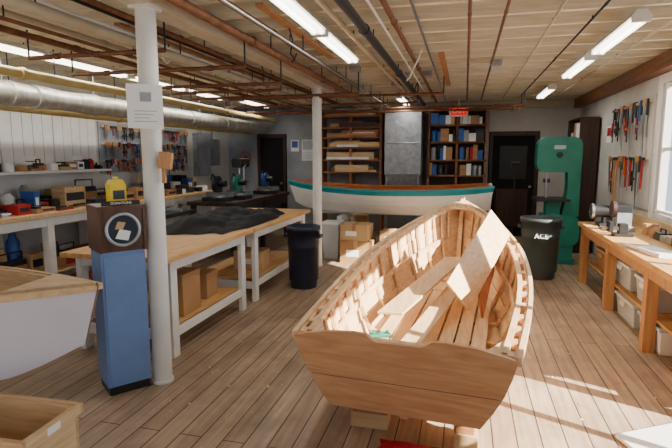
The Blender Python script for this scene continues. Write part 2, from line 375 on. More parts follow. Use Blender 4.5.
for k_ in range(-3,4):
    x=k_*.115; y1=2.8-abs(k_)*.16
    b.box(x-.05,x+.05,.15,y1,.047,.06,mPlankIn if k_%2 else mPlank)
b.prism([(3.28,.15),(3.36,.2),(3.69,.90),(3.60,.94),(3.54,.84),(3.22,.24)],(-.022,0,0),(0,1,0),(0,0,1),(.044,0,0),mGun)
b.add([(-.16,3.34,.795),(.16,3.34,.795),(.02,3.58,.84),(-.02,3.58,.84),(-.16,3.34,.825),(.16,3.34,.825),(.02,3.58,.875),(-.02,3.58,.875),(0,3.40,.815),(0,3.4,.84)],[(0,8,1,2,3),(4,9,5,6,7),(0,1,5,9,4),(1,2,6,5),(2,3,7,6),(3,0,4,7)],mGun)
b.box(-.02,.02,.08,3.1,-.045,.0,mOak)
XB=b.X.copy()
skiff=b.done()
for (x,y,w) in ((-.23,.26,.22),(.33,.2,.13),(0,2.6,.3)):
    b=B('cribbing_block'); p=XB@Vector((x,y,0)); h=.195 if y<1 else .15
    if y<1:
        b.box(p.x-w/2,p.x+w/2,p.y-.07,p.y+.09,0,h*.48,mPineX); b.box(p.x-w/2+.01,p.x+w/2-.02,p.y-.06,p.y+.07,h*.48,h-.004,mOakD)
    else: b.box(p.x-w/2,p.x+w/2,p.y-.1,p.y+.1,0,h,mPineX)
    b.done(.004)
def board(name,p0,p1,wv,th,m):
    b=B(name); b.slab(p0,p1,wv,th,m); return b.done(.002)
board('loose_board',(-.34,3.3,.30),(-.04,4.6,.42),(.14,-.03,.0),.02,mBoard)
board('loose_board',(-.52,3.7,.40),(-.06,5.0,.60),(.2,-.05,.02),.02,mBoard)
board('wide_board',(-.02,3.95,.50),(.33,4.75,1.0),(.18,.05,-.23),.022,mBoard)
board('red_cedar_board',(.16,4.2,.40),(.28,5.0,.68),(.05,0,-.28),.02,mBoardR)
board('white_offcut',(-.50,3.2,.29),(-.32,3.28,.30),(.06,.2,0),.018,mPaper)
b=B('hand_plane'); b.X=Matrix.Translation((-.57,3.55,.272))@Matrix.Rotation(.4,4,'Z')@Matrix.Scale(.8,4)
b.prism([(-.1,0),(.1,0),(.1,.02),(.03,.03),(0,.05),(-.03,.03),(-.1,.02)],(0,-.035,0),(1,0,0),(0,0,1),(0,.07,0),mTealTool); b.sph((.07,0,.035),(.016,.016,.02),mTealTool); b.obox((-.06,0,.04),(.03,.02,.04),mTealTool,(0,-.3,0)); b.done(.003)
# ---------------- back rowing boat
st2=[(-.02,.42,.46,.05,.2,.08),(.4,.52,.42,.4,.3,.02),(1.0,.58,.39,1.0,.34,.0),(1.8,.56,.38,1.8,.3,.0),(2.5,.42,.41,2.5,.2,.01),(3.05,.22,.46,3.0,.09,.05),(3.38,.02,.5,3.25,.01,.14)]
S2=loft(st2,5)
b=B('white_rowing_boat'); b.X=Matrix.Translation((.42,8.25,.68))@Matrix.Rotation(R90,4,'Z')
hull(b,S2,mHullW,mInterO,laps=5,step=.003,mband=mTeal,sm=True)
s0b=S2[0]; pl=[P(s0b,q,1,.0) for q in(0,.25,.5,.75,1)]; pl=[(p.x,p.z) for p in pl]; poly=pl+[(0,.5)]+[(-x,z) for x,z in reversed(pl)]
k=len(poly); va=[(x,0.02-.02*(z/.46)-.0,z) for x,z in poly]; vb=[(x,.05-.02*(z/.46),z) for x,z in poly]
b.add(va+vb,[tuple(range(k)),tuple(range(2*k-1,k-1,-1))]+[(i,(i+1)%k,k+(i+1)%k,k+i) for i in range(k)],mHullW)
for side in(-1,1): b.sweep([P(s,1,side,.012) for s in S2],.03,.03,mTeal); b.sweep([P(s,1,side,-.03)+Vector((0,0,.01)) for s in S2[1:-2]],.03,.04,mInterO)
for y in(.5,1.35,2.2): 
    hw=.44 if y<2 else .34; b.box(-hw,hw,y,y+.22,.28,.305,mInterO)
b.box(-.02,.02,.1,2.9,-.05,0.0,mHullW); b.done()
for x in (-.30,-1.95):
    b=B('boat_sawhorse'); b.box(x-.04,x+.04,7.85,8.65,.55,.625,mWhite)
    for y in(7.9,8.6):
        b.beam((x-.03,y,.56),(x-.2,y,0.01),.06,.035,mWhite); b.beam((x+.03,y,.56),(x+.2,y,.01),.06,.035,mWhite)
    b.done()
def cbox(name,x,y,z,w,d,h,m,r=0,tape=mCard2):
    b=B(name); b.X=Matrix.Translation((x,y,z))@Matrix.Rotation(r,4,'Z')
    b.box(-w/2,w/2,-d/2,d/2,0,h,m); b.box(-.03,.03,-d/2-.002,d/2+.002,h-.1,h+.002,tape)
    b.box(-w*.3,w*.1,-d/2-.003,-d/2,h*.3,h*.6,mPaper)
    return b.done(.004)
cbox('cardboard_box',-1.54,7.4,0,.48,.4,.34,mCard,.0); cbox('cardboard_box',-1.56,7.4,.343,.42,.38,.24,mCard2,-.05,mCard)
cbox('cardboard_box',-1.05,7.5,0,.42,.38,.28,mCard2,.1,mCard); cbox('cardboard_box',-1.02,7.5,.283,.34,.3,.2,mCard,-.1); cbox('cardboard_box',-2.0,9.3,0,.5,.4,.5,mCard,.1)
b=B('white_bucket'); b.rings((-2.45,7.8,0),[(.16,0),(.19,.38),(.2,.38),(.2,.42),(.18,.42),(.16,.1)],mWhite,n=24); b.tube([(-2.65,7.8,.4),(-2.6,7.8,.5),(-2.45,7.8,.53),(-2.3,7.8,.5),(-2.25,7.8,.4)],.005,mSteel,6); b.done()
b=B('white_storage_bin'); b.add([(-2.1,7.45,0),(-1.88,7.45,0),(-1.88,7.7,0),(-2.1,7.7,0),(-2.13,7.4,.55),(-1.85,7.4,.55),(-1.85,7.73,.55),(-2.13,7.73,.55)],[(0,3,2,1),(4,5,6,7),(0,1,5,4),(1,2,6,5),(2,3,7,6),(3,0,4,7)],mClear); b.box(-2.14,-1.84,7.39,7.74,.55,.58,mWhite); b.done(.006)
b=B('leaning_plank_stack')
random.seed(5)
for k in range(5): b.slab((-.65+k*.1,7.45,.01),(-.6+k*.1,7.75,.52),(.09,0,0),.02,random.choice([mPineZ,mOakD,mBlack]))
b.done()
# ---------------- back wall shelving
b=B('lumber_rack')
for x in(-2.9,-2.28,-1.66): b.box(x,x+.05,10.0,10.4,0.0,2.45,mShelf)
random.seed(11)
for z in(1.25,1.5,1.75,1.95,2.15,2.38):
    b.box(-2.9,-1.61,10.02,10.4,z,z+.03,mShelf)
    for k in range(10):
        l=random.uniform(.35,1.1); x0=random.uniform(-2.84,-1.66-l); y0=9.95+k*.04; hh=random.uniform(.02,.15)
        b.box(x0,x0+l,y0,y0+.035,z+.031,z+.031+hh,random.choice([mPineX,mOakD,mShelf,mOak,mWhite,mDkBrown,mOakD,mPineX]))
b.done()
b=B('galvanised_dust_collector')
b.box(-1.52,-.82,9.75,10.4,1.25,2.45,mGalv)
for zz in(1.25,1.85):
    for s_ in(0,1):
        a_=(-1.52,9.748,zz+.6*s_);c_=(-.82,9.748,zz+.6*(1-s_)); b.beam(a_,c_,.006,.006,mSteel)
b.box(-1.53,-.81,9.74,10.4,1.84,1.86,mSteel); b.box(-1.53,-.81,9.74,10.4,2.44,2.46,mSteel)
b.add([(-1.52,9.75,1.25),(-.82,9.75,1.25),(-.82,10.4,1.25),(-1.52,10.4,1.25),(-1.3,10.0,.7),(-1.05,10.0,.7),(-1.05,10.25,.7),(-1.3,10.25,.7)],[(0,1,5,4),(1,2,6,5),(2,3,7,6),(3,0,4,7),(4,5,6,7)],mGalv)
for x in(-1.5,-.88):
    for y in (9.78,10.34): b.box(x,x+.04,y,y+.04,0,1.25,mSteel)
b.done(.004)
b=B('storage_shelf')
for x in(-.72,-.18,.36): b.box(x,x+.04,10.1,10.4,0.0,2.5,mShelf)
for z in(.5,1.2,1.5,1.85,2.18,2.46): b.box(-.72,.4,10.1,10.4,z,z+.03,mShelf)
b.box(-.72,.4,10.4,10.415,.0,2.46,mDkBrown)
cols=[mRed,mBlueP,mCard,mPaper,mBlack,mOakD,mCard,mIron,mPaper,mCard2,mGalv,mBlueP]
for z,h in((1.23,.24),(1.53,.3),(1.88,.27),(2.21,.22)):
    for x0 in(-.67,-.13):
        x=x0
        while x<x0+.44:
            w=random.uniform(.04,.16); 
            if x+w>x0+.48: break
            if random.random()<.75: b.box(x,x+w-.006,10.04,10.36,z,z+h*random.uniform(.5,1),random.choice(cols))
            else: b.rings((x+w/2,10.16,z),[(w*.4,0),(w*.4,h*.7),(w*.25,h*.8)],random.choice(cols),n=12)
            x+=w
b.cyl((-.55,10.2,2.49),(-.55,10.2,2.52),.09,mRed)
b.done()
# ---------------- bandsaw
b=B('green_bandsaw')
bx,by=1.36,8.2
b.box(bx-.22,bx+.26,by-.28,by+.28,0,.08,mGreen)
b.box(bx-.2,bx+.24,by-.22,by+.24,.08,.72,mGreen)
def rrect(w,h,r,n=6):
    o=[]
    for cx,cz,a in((w/2-r,h/2-r,0),(-w/2+r,h/2-r,90),(-w/2+r,-h/2+r,180),(w/2-r,-h/2+r,270)):
        for i in range(n+1):
            t=math.radians(a+90*i/n); o.append((cx+r*math.cos(t),cz+r*math.sin(t)))
    return o
b.prism(rrect(.62,.52,.13),(bx,by-.14,1.62),(1,0,0),(0,0,1),(0,.28,0),mGreen)
b.prism(rrect(.62,.46,.13),(bx,by-.245,.5),(1,0,0),(0,0,1),(0,.06,0),mGreen)
b.prism([(.31,.7),(.31,1.6),(.12,1.6),(.14,1.1),(.08,.72)],(bx,by-.12,0),(1,0,0),(0,0,1),(0,.24,0),mGreen)
b.box(bx-.32,bx+.16,by-.3,by+.26,.93,.97,mIron); b.box(bx-.15,bx+.05,by-.12,by+.12,.72,.93,mGreen)
b.box(bx-.16,bx-.13,by-.02,by+.01,.97,1.4,mSteel); b.box(bx-.19,bx-.1,by-.05,by+.04,1.2,1.26,mIron); b.box(bx-.17,bx-.15,by-.1,by-.07,1.1,1.5,mSteel)
b.cyl((bx,by-.19,1.62),(bx,by-.14,1.62),.04,mIron); b.box(bx-.08,bx+.08,by-.145,by-.14,1.7,1.76,mSteel)
b.done(.006)
b=B('light_stand'); b.cyl((.82,8.9,0.03),(.82,8.9,1.4),.012,mBlack,n=8)
for k in range(3):
    t=k*2.09; b.cyl((.82,8.9,.25),(.82+.22*math.cos(t),8.9+.22*math.sin(t),0.01),.009,mBlack,n=6)
b.obox((.82,8.88,1.45),(.13,.08,.1),mIron,(.3,0,0)); b.done()
def can(name,x,y,r,h,m):
    b=B(name)
    prof=[(r*.78,0),(r*.8,.03)]+[(r*(.8+.17*k/6)+(.006 if k%2 else 0),.03+(h-.12)*k/6) for k in range(1,7)]+[(r*1.0,h-.09),(r*1.0,h-.05),(r*1.05,h-.05),(r*1.05,h-.0),(r*.97,h),(r*.9,.1)]
    b.rings((x,y,0),prof,m,n=32)
    for sd in(-1,1): b.box(x+sd*(r*1.05)-.02,x+sd*(r*1.05)+.02,y-.06,y+.06,h-.14,h-.1,m)
    return b.done()
c=can('trash_can',1.0,7.0,.25,.8,mCanG)
text('label_text','ACE',(.98,6.755,.58),(R90,0,-.02),.09,mPaper,c)
can('recycling_bin',-1.88,5.75,.2,.76,mNavy)
# ---------------- centre tables
def table(x0,x1,y0,y1,h=.84):
    b=B('plywood_worktable')
    b.box(x0,x1,y0,y1,h-.04,h,mPly)
    for y in(y0+.12,y1-.18):
        for x in(x0+.04,x1-.1): b.box(x,x+.045,y,y+.09,0,h-.04,mWhite)
        b.box(x0+.085,x1-.1,y+.01,y+.05,h-.13,h-.04,mWhite); b.box(x0+.085,x1-.1,y+.01,y+.05,.14,.22,mWhite)
    for x in (x0+.05,x1-.09): b.box(x,x+.03,y0+.21,y1-.18,h-.13,h-.04,mWhite); b.box(x,x+.03,y0+.21,y1-.18,.16,.23,mWhite)
    b.box(x0+.09,x1-.1,y0+.21,y1-.18,.23,.245,mPly)
    b.done(.003)
table(-3.1,-2.13,3.24,4.82); table(-3.1,-2.13,4.86,6.85)
def cloth(name,x0,x1,y0,y1,z,h,m,nx=30,ny=30,seed=1,mi=0.003):
    rnd=random.Random(seed); b=B(name); cx,cy=(x0+x1)/2,(y0+y1)/2
    ph=[rnd.uniform(0,6) for _ in range(8)]
    vs=[]
    for i in range(nx+1):
        for j in range(ny+1):
            u,v=i/nx,j/ny; a=2*u-1;c=2*v-1
            k=1-.1*abs(a*c)+.06*math.sin(5*u+ph[0])+.06*math.sin(6*v+ph[1])+.03*math.sin(17*(u-v)+ph[4])
            e=max(0,1-max(abs(a),abs(c))**5)
            zz=z+.004+h*e*(.4+.25*math.sin(7*u+4*v+ph[2])+.2*math.sin(11*v-6*u+ph[3])+.14*abs(math.sin(19*u+9*v+ph[5]))+.14*abs(math.sin(23*v-7*u+ph[6])))
            vs.append((cx+a*(x1-x0)/2*k,cy+c*(y1-y0)/2*k,max(zz,z+mi)))
    b.add(vs,[(i*(ny+1)+j,(i+1)*(ny+1)+j,(i+1)*(ny+1)+j+1,i*(ny+1)+j+1) for i in range(nx) for j in range(ny)],m,True); return b.done()
cloth('black_tarp',-3.0,-2.2,4.2,6.4,.84,.15,mCloth)
cbox('cardboard_box',-2.42,3.8,.247,.3,.3,.36,mCard,.02); cbox('cardboard_box',-2.5,4.3,.247,.3,.26,.24,mCard,.1)
cbox('shoe_box',-2.5,5.6,.247,.36,.3,.22,mCard2,.1)
b=B('glue_bottle'); b.rings((-2.3,3.56,.247),[(.035,0),(.038,.14),(.015,.17),(.012,.2)],mYellow,n=14); b.done()
# ---------------- blue cabinet
b=B('blue_display_cabinet')
ang=math.atan2(.235,.18)
b.X=Matrix.Translation((-2.268,2.875,0))@Matrix.Rotation(ang,4,'Z')
w,d=.28,.26
b.box(-w/2+.01,w/2-.01,-d/2+.01,d/2-.01,0,.06,mBlack); b.box(-w/2,w/2,-d/2,d/2,.06,.98,mBlue)
b.box(-w/2+.015,w/2-.015,-d/2-.006,-d/2,.1,.95,mBlue)
W2=.30
b.box(-W2/2,-W2/2+.02,-d/2-.03,d/2+.01,.98,1.28,mBoxWood); b.box(W2/2-.02,W2/2,-d/2-.03,d/2+.01,.98,1.28,mBoxWood)
b.box(-W2/2+.02,W2/2-.02,-d/2-.01,d/2,.98,1.0,mBoxWood); b.box(-W2/2+.02,W2/2-.02,-d/2-.03,d/2+.01,1.26,1.28,mBoxWood)
b.box(-W2/2+.02,W2/2-.02,d/2-.01,d/2,1.0,1.26,mBoxWood); b.box(-W2/2+.02,W2/2-.02,-d/2-.02,-d/2-.01,1.0,1.26,mBoxWood)
n=32; vs=[]
for r,y in((.112,-d/2-.02),(.112,-d/2-.034),(.094,-d/2-.034),(.094,-d/2-.024)):
    for i in range(n):
        t=2*math.pi*i/n; vs.append((r*math.cos(t),y,1.125+r*math.sin(t)))
b.add(vs,[(j*n+i,j*n+(i+1)%n,(j+1)*n+(i+1)%n,(j+1)*n+i) for j in range(3) for i in range(n)],mSteel,True)
b.cyl((0,-d/2-.025,1.125),(0,-d/2-.02,1.125),.1,mGlass,n=32)
b.prism([(-.05,-.03),(.03,-.05),(.05,.01),(-.02,.03)],(0,-d/2-.0265,1.10),(1,0,0),(0,0,1),(0,.001,0),mPaper); b.prism([(-.05,0),(.0,.0),(.02,.04),(-.03,.05)],(.0,-d/2-.028,1.13),(1,0,0),(0,0,1),(0,.001,0),mCard2)
b.obox((0,-d/2-.01,1.297),(.24,.01,.03),mBlack,(-.2,0,0))
XC=b.X.copy(); cab=b.done(.002)
text('sign_text','DONATIONS',XC@Vector((0,-d/2-.02,1.298)),(R90-.2,0,ang),.022,mPaper,cab)
b=B('yellow_jug'); b.X=XC@Matrix.Translation((.02,.03,1.282))@Matrix.Rotation(.2,4,'Z')
b.prism([(-.055,0),(.055,0),(.055,.12),(.035,.16),(-.035,.16),(-.055,.13)],(0,-.035,0),(1,0,0),(0,0,1),(0,.07,0),mYellow); b.cyl((0,0,.16),(0,0,.18),.018,mYellow); b.box(-.04,.04,-.037,-.035,.03,.09,mIron); b.done(.006)
# ---------------- foreground left skiff bow
st3=[(-2.1,.52,.30,-2.1,.36,-.22),(-1.5,.5,.28,-1.5,.33,-.25),(-.9,.40,.28,-.95,.24,-.25),(-.4,.22,.29,-.5,.11,-.2),(0,.012,.31,-.1,.008,-.02)]
S3=loft(st3,6)
b=B('grey_painted_skiff'); b.X=Matrix.Translation((-1.92,2.26,.58))@Matrix.Rotation(-R90+.1,4,'Z')
hull(b,S3,mGreyBoat,mPineX,laps=1,step=0,th=.018,sm=True)
for side in(-1,1): b.sweep([P(s,1,side,.008) for s in S3],.026,.035,mPineX); b.sweep([P(s,1,side,-.04) for s in S3[:-4]],.025,.03,mPineX)
b.add([(-.2,-.42,.30),(.2,-.42,.30),(.01,-.02,.325),(-.01,-.02,.325),(-.2,-.42,.32),(.2,-.42,.32),(.01,-.02,.34),(-.01,-.02,.34)],[(0,3,2,1),(4,5,6,7),(0,1,5,4),(1,2,6,5),(2,3,7,6),(3,0,4,7)],mPineX)
b.box(-.45,.45,-1.3,-1.05,.1,.12,mPine)
b.add([P(S3[0],0,1),P(S3[0],1,1),P(S3[0],1,-1),P(S3[0],0,-1)],[(0,1,2,3)],mGreyBoat)
b.done()
b=B('boat_trestle')
for x in(-3.7,-3.05):
    b.box(x-.03,x+.03,2.02,2.5,.24,.318,mPine)
    for y in(2.04,2.4): b.box(x-.025,x+.025,y,y+.05,0,.24,mPineZ)
b.done()
b=B('wooden_crate'); b.X=Matrix.Translation((-2.27,1.76,0))@Matrix.Rotation(.05,4,'Z')
L_,D_=.9,.34
b.box(-L_/2,L_/2,-D_/2,-D_/2+.02,0,.37,mPineX); b.box(-L_/2,L_/2,D_/2-.02,D_/2,0,.37,mPineX)
b.box(-L_/2,-L_/2+.02,-D_/2+.02,D_/2-.02,0,.37,mPine); b.box(L_/2-.02,L_/2,-D_/2+.02,D_/2-.02,0,.37,mPine); b.box(-L_/2+.02,L_/2-.02,-D_/2+.02,D_/2-.02,0,.02,mPineX)
b.box(-L_/2-.02,L_/2+.02,-D_/2-.02,-D_/2,.33,.38,mPineX); b.box(-L_/2-.02,L_/2+.02,D_/2,D_/2+.02,.33,.38,mPineX); b.box(L_/2,L_/2+.02,-D_/2,D_/2,.33,.38,mPine)
b.box(L_/2+.02,L_/2+.022,-.05,.03,.335,.37,mPaper); b.done(.003)
# ---------------- left wall
b=B('white_board_panels'); 
for k in range(3):
    y0=3.9+k*.78; x0=XL+.004; b.box(x0,x0+.03,y0,y0+.76,1.42,2.14,mWhite)
    for j in range(1,5): b.box(x0+.03,x0+.033,y0+j*.15,y0+j*.15+.004,1.42,2.14,mWallD)
    b.box(x0+.034,x0+.04,y0+.28,y0+.46,1.5,1.6,mPaper); b.box(x0+.04,x0+.042,y0+.3,y0+.44,1.53,1.54,mIron)
b.box(x0,x0+.25,3.9,6.24,1.39,1.42,mWhite)
b.done()
def bench(name,x0,x1,y0,y1,h,mt,ml,shelf=True):
    b=B(name); b.box(x0,x1,y0,y1,h-.05,h,mt)
    n=max(2,int((y1-y0)/1.2)+1)
    for i in range(n):
        y=y0+.05+(y1-y0-.19)*i/(n-1)
        for x in(x0+.03,x1-.12): b.box(x,x+.09,y,y+.09,0,h-.05,ml)
        b.box(x0+.12,x1-.12,y+.02,y+.06,h-.14,h-.05,ml)
    for x in(x0+.035,x1-.075): b.box(x,x+.03,y0+.14,y1-.14,h-.15,h-.05,ml)
    if shelf: b.box(x0+.12,x1-.12,y0+.05,y1-.05,.26,.285,mt)
    return b.done(.003)
bench('left_wall_workbench',XL+.02,-4.4,3.2,8.4,.98,mPineX,mWhite)
random.seed(3)
def clutter(name,x0,x1,y0,y1,z,cols,hm=.25,wm=.22,rows=2):
    b=B(name)
    for row in range(rows):
        y=y0; dx=(x1-x0)/rows; xa=x0+row*dx
        while y<y1-.05:
            w=random.uniform(.06,wm); h=random.uniform(.05,hm)*(1-.25*row); dd=dx*random.uniform(.5,.92)
            if y+w>y1: break
            m=random.choice(cols); t=random.random()
            if t<.45:
                b.box(xa,xa+dd,y,y+w,z,z+h,m); b.box(xa+dd,xa+dd+.002,y+.02,y+w-.02,z+h*.3,z+h*.7,random.choice([mPaper,mIron]))
            elif t<.7:
                r=min(w/2,.07,dx/2); b.rings((xa+r,y+w/2,z),[(r,0),(r,h*.8),(r*.6,h*.9),(r*.5,h)],m,n=14)
            else:
                b.box(xa,xa+dd,y,y+w,z,z+h*.5,m); b.box(xa+.01,xa+dd-.01,y+.01,y+w-.01,z+h*.5,z+h*.75,mIron); b.tube([(xa+dd/2,y+.02,z+h*.75),(xa+dd/2,y+.02,z+h*1.1),(xa+dd/2,y+w-.02,z+h*1.1),(xa+dd/2,y+w-.02,z+h*.75)],.008,mBlack,8)
            y+=w+random.uniform(.0,.02)
    return b.done()
cc=[mCard,mCard2,mBlack,mIron,mBlueP,mRed,mPaper,mOakD,mDkBrown,mSteel,mCard,mPaper]
clutter('bench_tool_clutter',XL+.1,-4.43,3.4,5.0,.982,cc,.3,.26,3); clutter('bench_tool_clutter',XL+.1,-4.43,5.05,6.6,.982,[mCard,mCard2,mIron,mCard,mPineX,mBlack],.36,.36,3); clutter('bench_tool_clutter',XL+.1,-4.43,6.6,8.3,.982,cc,.4,.22,3)
clutter('panel_shelf_clutter',XL+.05,XL+.24,3.95,6.2,1.422,cc,.16,.2,1)
clutter('under_bench_storage',XL+.2,-4.6,3.5,8.0,.288,cc,.45,.4)
def toolrack(name,wallx,sgn,y0,y1,z0,z1,bm,rows=3):
    b=B(name); wx=wallx+sgn*.003
    b.box(min(wx,wx+sgn*.02),max(wx,wx+sgn*.02),y0,y1,z0,z1,bm)
    X=wallx+sgn*.035
    for row in range(rows):
        zt=z1-.06-row*(z1-z0)/rows
        b.box(min(wx+sgn*.02,X+sgn*.02),max(wx+sgn*.02,X+sgn*.02),y0+.03,y1-.03,zt-.02,zt,mPine)
        y=y0+.08
        while y<y1-.12:
            t=random.random(); m=random.choice([mIron,mSteel,mBlack,mRed,mOakD,mBlueP,mOrange,mIron,mBlack]); L=(z1-z0)/rows*random.uniform(.5,.9); Xf=X+sgn*.035
            if t<.4:
                b.cyl((Xf,y,zt+.02),(Xf,y,zt-L*.4),.014,m,n=8); b.cyl((Xf,y,zt-L*.4),(Xf,y,zt-L),.005,mSteel,n=6); y+=.05
            elif t<.55:
                b.cyl((Xf,y+.03,zt-.02),(Xf,y+.03,zt-L),.012,random.choice([mPineZ,mRed]),n=8); b.box(Xf-.015,Xf+.015,y-.02,y+.08,zt-.03,zt+.005,mIron); y+=.12
            elif t<.8:
                b.box(Xf-.006,Xf+.006,y,y+.02,zt-L,zt,mIron); b.box(Xf-.012,Xf+.012,y-.02,y+.07,zt-.03,zt,m); b.box(Xf-.012,Xf+.012,y-.02,y+.07,zt-L*.6-.03,zt-L*.6,m); b.cyl((Xf,y+.06,zt-L*.6-.1),(Xf,y+.06,zt-L*.4),.011,random.choice([mOrange,mRed,mBlack]),n=8); y+=.1
            else:
                b.prism([(0,0),(.1,0),(.02,-L),(0,-L)],(Xf,y,zt-.05),(0,1,0),(0,0,1),(.003*sgn,0,0),mSteel); b.prism(rrect(.11,.08,.03,3),(Xf-.01,y+.05,zt-.02),(0,1,0),(0,0,1),(.02,0,0),mPineZ); y+=.15
    return b.done()
toolrack('hand_tool_rack',XR,-1,6.55,8.15,.98,2.3,mWall,rows=2)
toolrack('hand_tool_rack',XL,1,6.3,8.7,1.35,2.1,mWallD,rows=3)
b=B('electrical_panel')
b.box(XL,XL+.12,8.95,9.45,1.2,2.05,mGalv); b.box(XL+.12,XL+.13,8.99,9.41,1.24,2.01,mWallD); b.box(XL,XL+.1,9.55,9.9,1.4,1.95,mGalv); b.cyl((XL+.05,9.2,2.05),(XL+.05,9.2,2.6),.02,mSteel); b.cyl((XL+.05,9.7,1.95),(XL+.05,9.7,2.6),.02,mSteel); b.done(.005)
b=B('cord_reel'); b.X=Matrix.Translation((-4.75,10.44,1.55))
b.cyl((0,-.05,0),(0,.05,0),.04,mBlack)
for k in range(4):
    pts=[(.12*math.cos(t*.52),-.02-.012*k,.16*math.sin(t*.52)) for t in range(13)]; b.tube(pts,.008,mOrange,6)
b.done()
b=B('machine_bench'); b.box(-4.15,-3.35,6.9,9.4,.84,.9,mDkBrown)
for y in(6.95,8.1,9.28):
    for x in(-4.12,-3.45): b.box(x,x+.07,y,y+.07,0,.84,mIron)
b.box(-4.1,-3.4,7.05,9.25,.3,.33,mDkBrown); b.box(-3.42,-3.38,7.05,9.25,.7,.84,mIron); b.done(.004)
def mitre(x,y,m):
    b=B('mitre_saw'); z=.902
    b.box(x-.2,x+.2,y-.14,y+.14,z,z+.06,mIron); b.cyl((x,y,z+.06),(x,y,z+.09),.13,mSteel); b.box(x-.24,x+.24,y+.06,y+.08,z+.06,z+.13,mSteel)
    b.cyl((x-.03,y,z+.26),(x+.03,y,z+.26),.13,m,n=24); b.cyl((x-.04,y-.0,z+.24),(x-.035,y,z+.24),.12,mSteel,n=24); b.cyl((x+.03,y,z+.27),(x+.15,y,z+.27),.05,mBlack); b.beam((x,y+.1,z+.1),(x,y+.04,z+.3),.05,.05,mIron); b.tube([(x,y-.05,z+.36),(x,y-.14,z+.42),(x,y-.2,z+.34)],.014,mBlack,8); b.done(.002)
mitre(-3.75,7.15,mIron); mitre(-3.6,8.75,mBlueP); mitre(-3.62,7.6,mGreen)
b=B('bench_drill_press'); x,y,z=-3.8,8.15,.902
b.box(x-.12,x+.12,y-.18,y+.14,z,z+.04,mIron); b.cyl((x,y+.08,z+.04),(x,y+.08,z+.62),.028,mSteel); b.box(x-.1,x+.1,y-.1,y+.08,z+.24,z+.26,mIron)
b.prism(rrect(.18,.16,.04,3),(x,y-.2,z+.58),(1,0,0),(0,0,1),(0,.36,0),mIron); b.cyl((x,y-.1,z+.5),(x,y-.1,z+.38),.025,mSteel); b.cyl((x,y-.1,z+.38),(x,y-.1,z+.28),.006,mSteel)
b.cyl((x+.09,y-.08,z+.55),(x+.13,y-.08,z+.55),.02,mBlack); b.cyl((x+.12,y-.08,z+.55),(x+.12,y-.2,z+.48),.008,mSteel); b.done(.004)
clutter('machine_bench_storage',-4.0,-3.45,7.1,9.1,.333,[mCard,mBlack,mIron,mBlueP],.35)
b=B('table_saw'); x,y=-3.75,5.6
b.box(x-.3,x+.3,y-.35,y+.35,.85,.9,mIron); b.box(x-.24,x+.24,y-.28,y+.28,.35,.85,mGalv)
for dx in(-.22,.18):
    for dy in(-.26,.22): b.box(x+dx,x+dx+.04,y+dy,y+dy+.04,0,.35,mIron)
b.box(x-.32,x+.32,y-.02,y+.01,.9,.95,mSteel); b.prism(rrect(.02,.16,.008,2),(x,y-.2,.98),(1,0,0),(0,0,1),(0,.14,0),mSteel); b.done(.004)
b=B('red_bucket'); b.rings((-3.9,4.7,0),[(.11,0),(.14,.28),(.148,.28),(.148,.3),(.135,.3),(.11,.03)],mRed,n=20); b.done()
b=B('back_wall_calendar'); b.box(-3.45,-3.15,YB-.012,YB,1.5,1.95,mPaper); b.box(-3.43,-3.17,YB-.014,YB-.012,1.74,1.93,mGalv)
for k in range(5): b.box(-3.43,-3.17,YB-.014,YB-.012,1.54+k*.035,1.545+k*.035,mIron)
b.done()
for nm,x0,x1,z0,z1 in(('wall_poster',-3.7,-3.52,1.7,1.95),('wall_poster',-3.1,-2.95,1.8,2.0)):
    b=B(nm); b.box(x0,x1,YB-.01,YB,z0,z1,mPaper); b.box(x0+.02,x1-.02,YB-.012,YB-.01,z0+.08,z1-.03,mBlueP); b.done()
# ---------------- right bench
bench('right_wall_workbench',1.43,2.08,3.2,6.93,.77,mPly,mPineZ)
def tote(name,x,y,z,w,d,h,m,lid):
    b=B(name)
    b.add([(x-w*.45,y-d*.45,z),(x+w*.45,y-d*.45,z),(x+w*.45,y+d*.45,z),(x-w*.45,y+d*.45,z),(x-w/2,y-d/2,z+h),(x+w/2,y-d/2,z+h),(x+w/2,y+d/2,z+h),(x-w/2,y+d/2,z+h)],[(0,3,2,1),(4,5,6,7),(0,1,5,4),(1,2,6,5),(2,3,7,6),(3,0,4,7)],m)
    b.box(x-w/2-.015,x+w/2+.015,y-d/2-.015,y+d/2+.015,z+h,z+h+.03,lid); b.box(x-w/2-.03,x-w/2-.005,y-.06,y+.06,z+h-.05,z+h,lid)
    b.done(.008)
tote('storage_tote',1.76,5.55,.288,.36,.55,.22,mClear,mPaper); tote('storage_tote',1.76,4.85,.288,.36,.5,.2,mClear,mPaper)
tote('storage_tote',1.74,5.3,0,.36,.55,.2,mClear,mWhite); tote('storage_tote',1.74,4.62,0,.36,.5,.2,mPaper,mClear); tote('storage_tote',1.76,6.3,.288,.36,.5,.2,mCard,mCard2)
b=B('bench_grinder'); x,y,z=1.68,6.6,.772
b.box(x-.1,x+.1,y-.1,y+.1,z,z+.03,mIron); b.box(x-.05,x+.05,y-.05,y+.05,z+.03,z+.1,mIron); b.cyl((x-.14,y,z+.17),(x+.14,y,z+.17),.07,mIron,n=20)
for sd in(-1,1): b.cyl((x+sd*.15,y,z+.17),(x+sd*.18,y,z+.17),.09,mSteel,n=24); b.cyl((x+sd*.14,y,z+.17),(x+sd*.2,y,z+.17),.015,mIron)
b.done(.003)
b=B('belt_sander'); x,y,z=1.72,6.2,.772
b.box(x-.12,x+.12,y-.12,y+.12,z,z+.05,mGalv); b.box(x-.05,x+.1,y-.05,y+.05,z+.05,z+.2,mGalv); b.cyl((x-.1,y,z+.24),(x-.06,y,z+.24),.09,mDkBrown,n=24); b.box(x-.06,x+.1,y-.05,y+.05,z+.2,z+.28,mIron); b.done(.004)
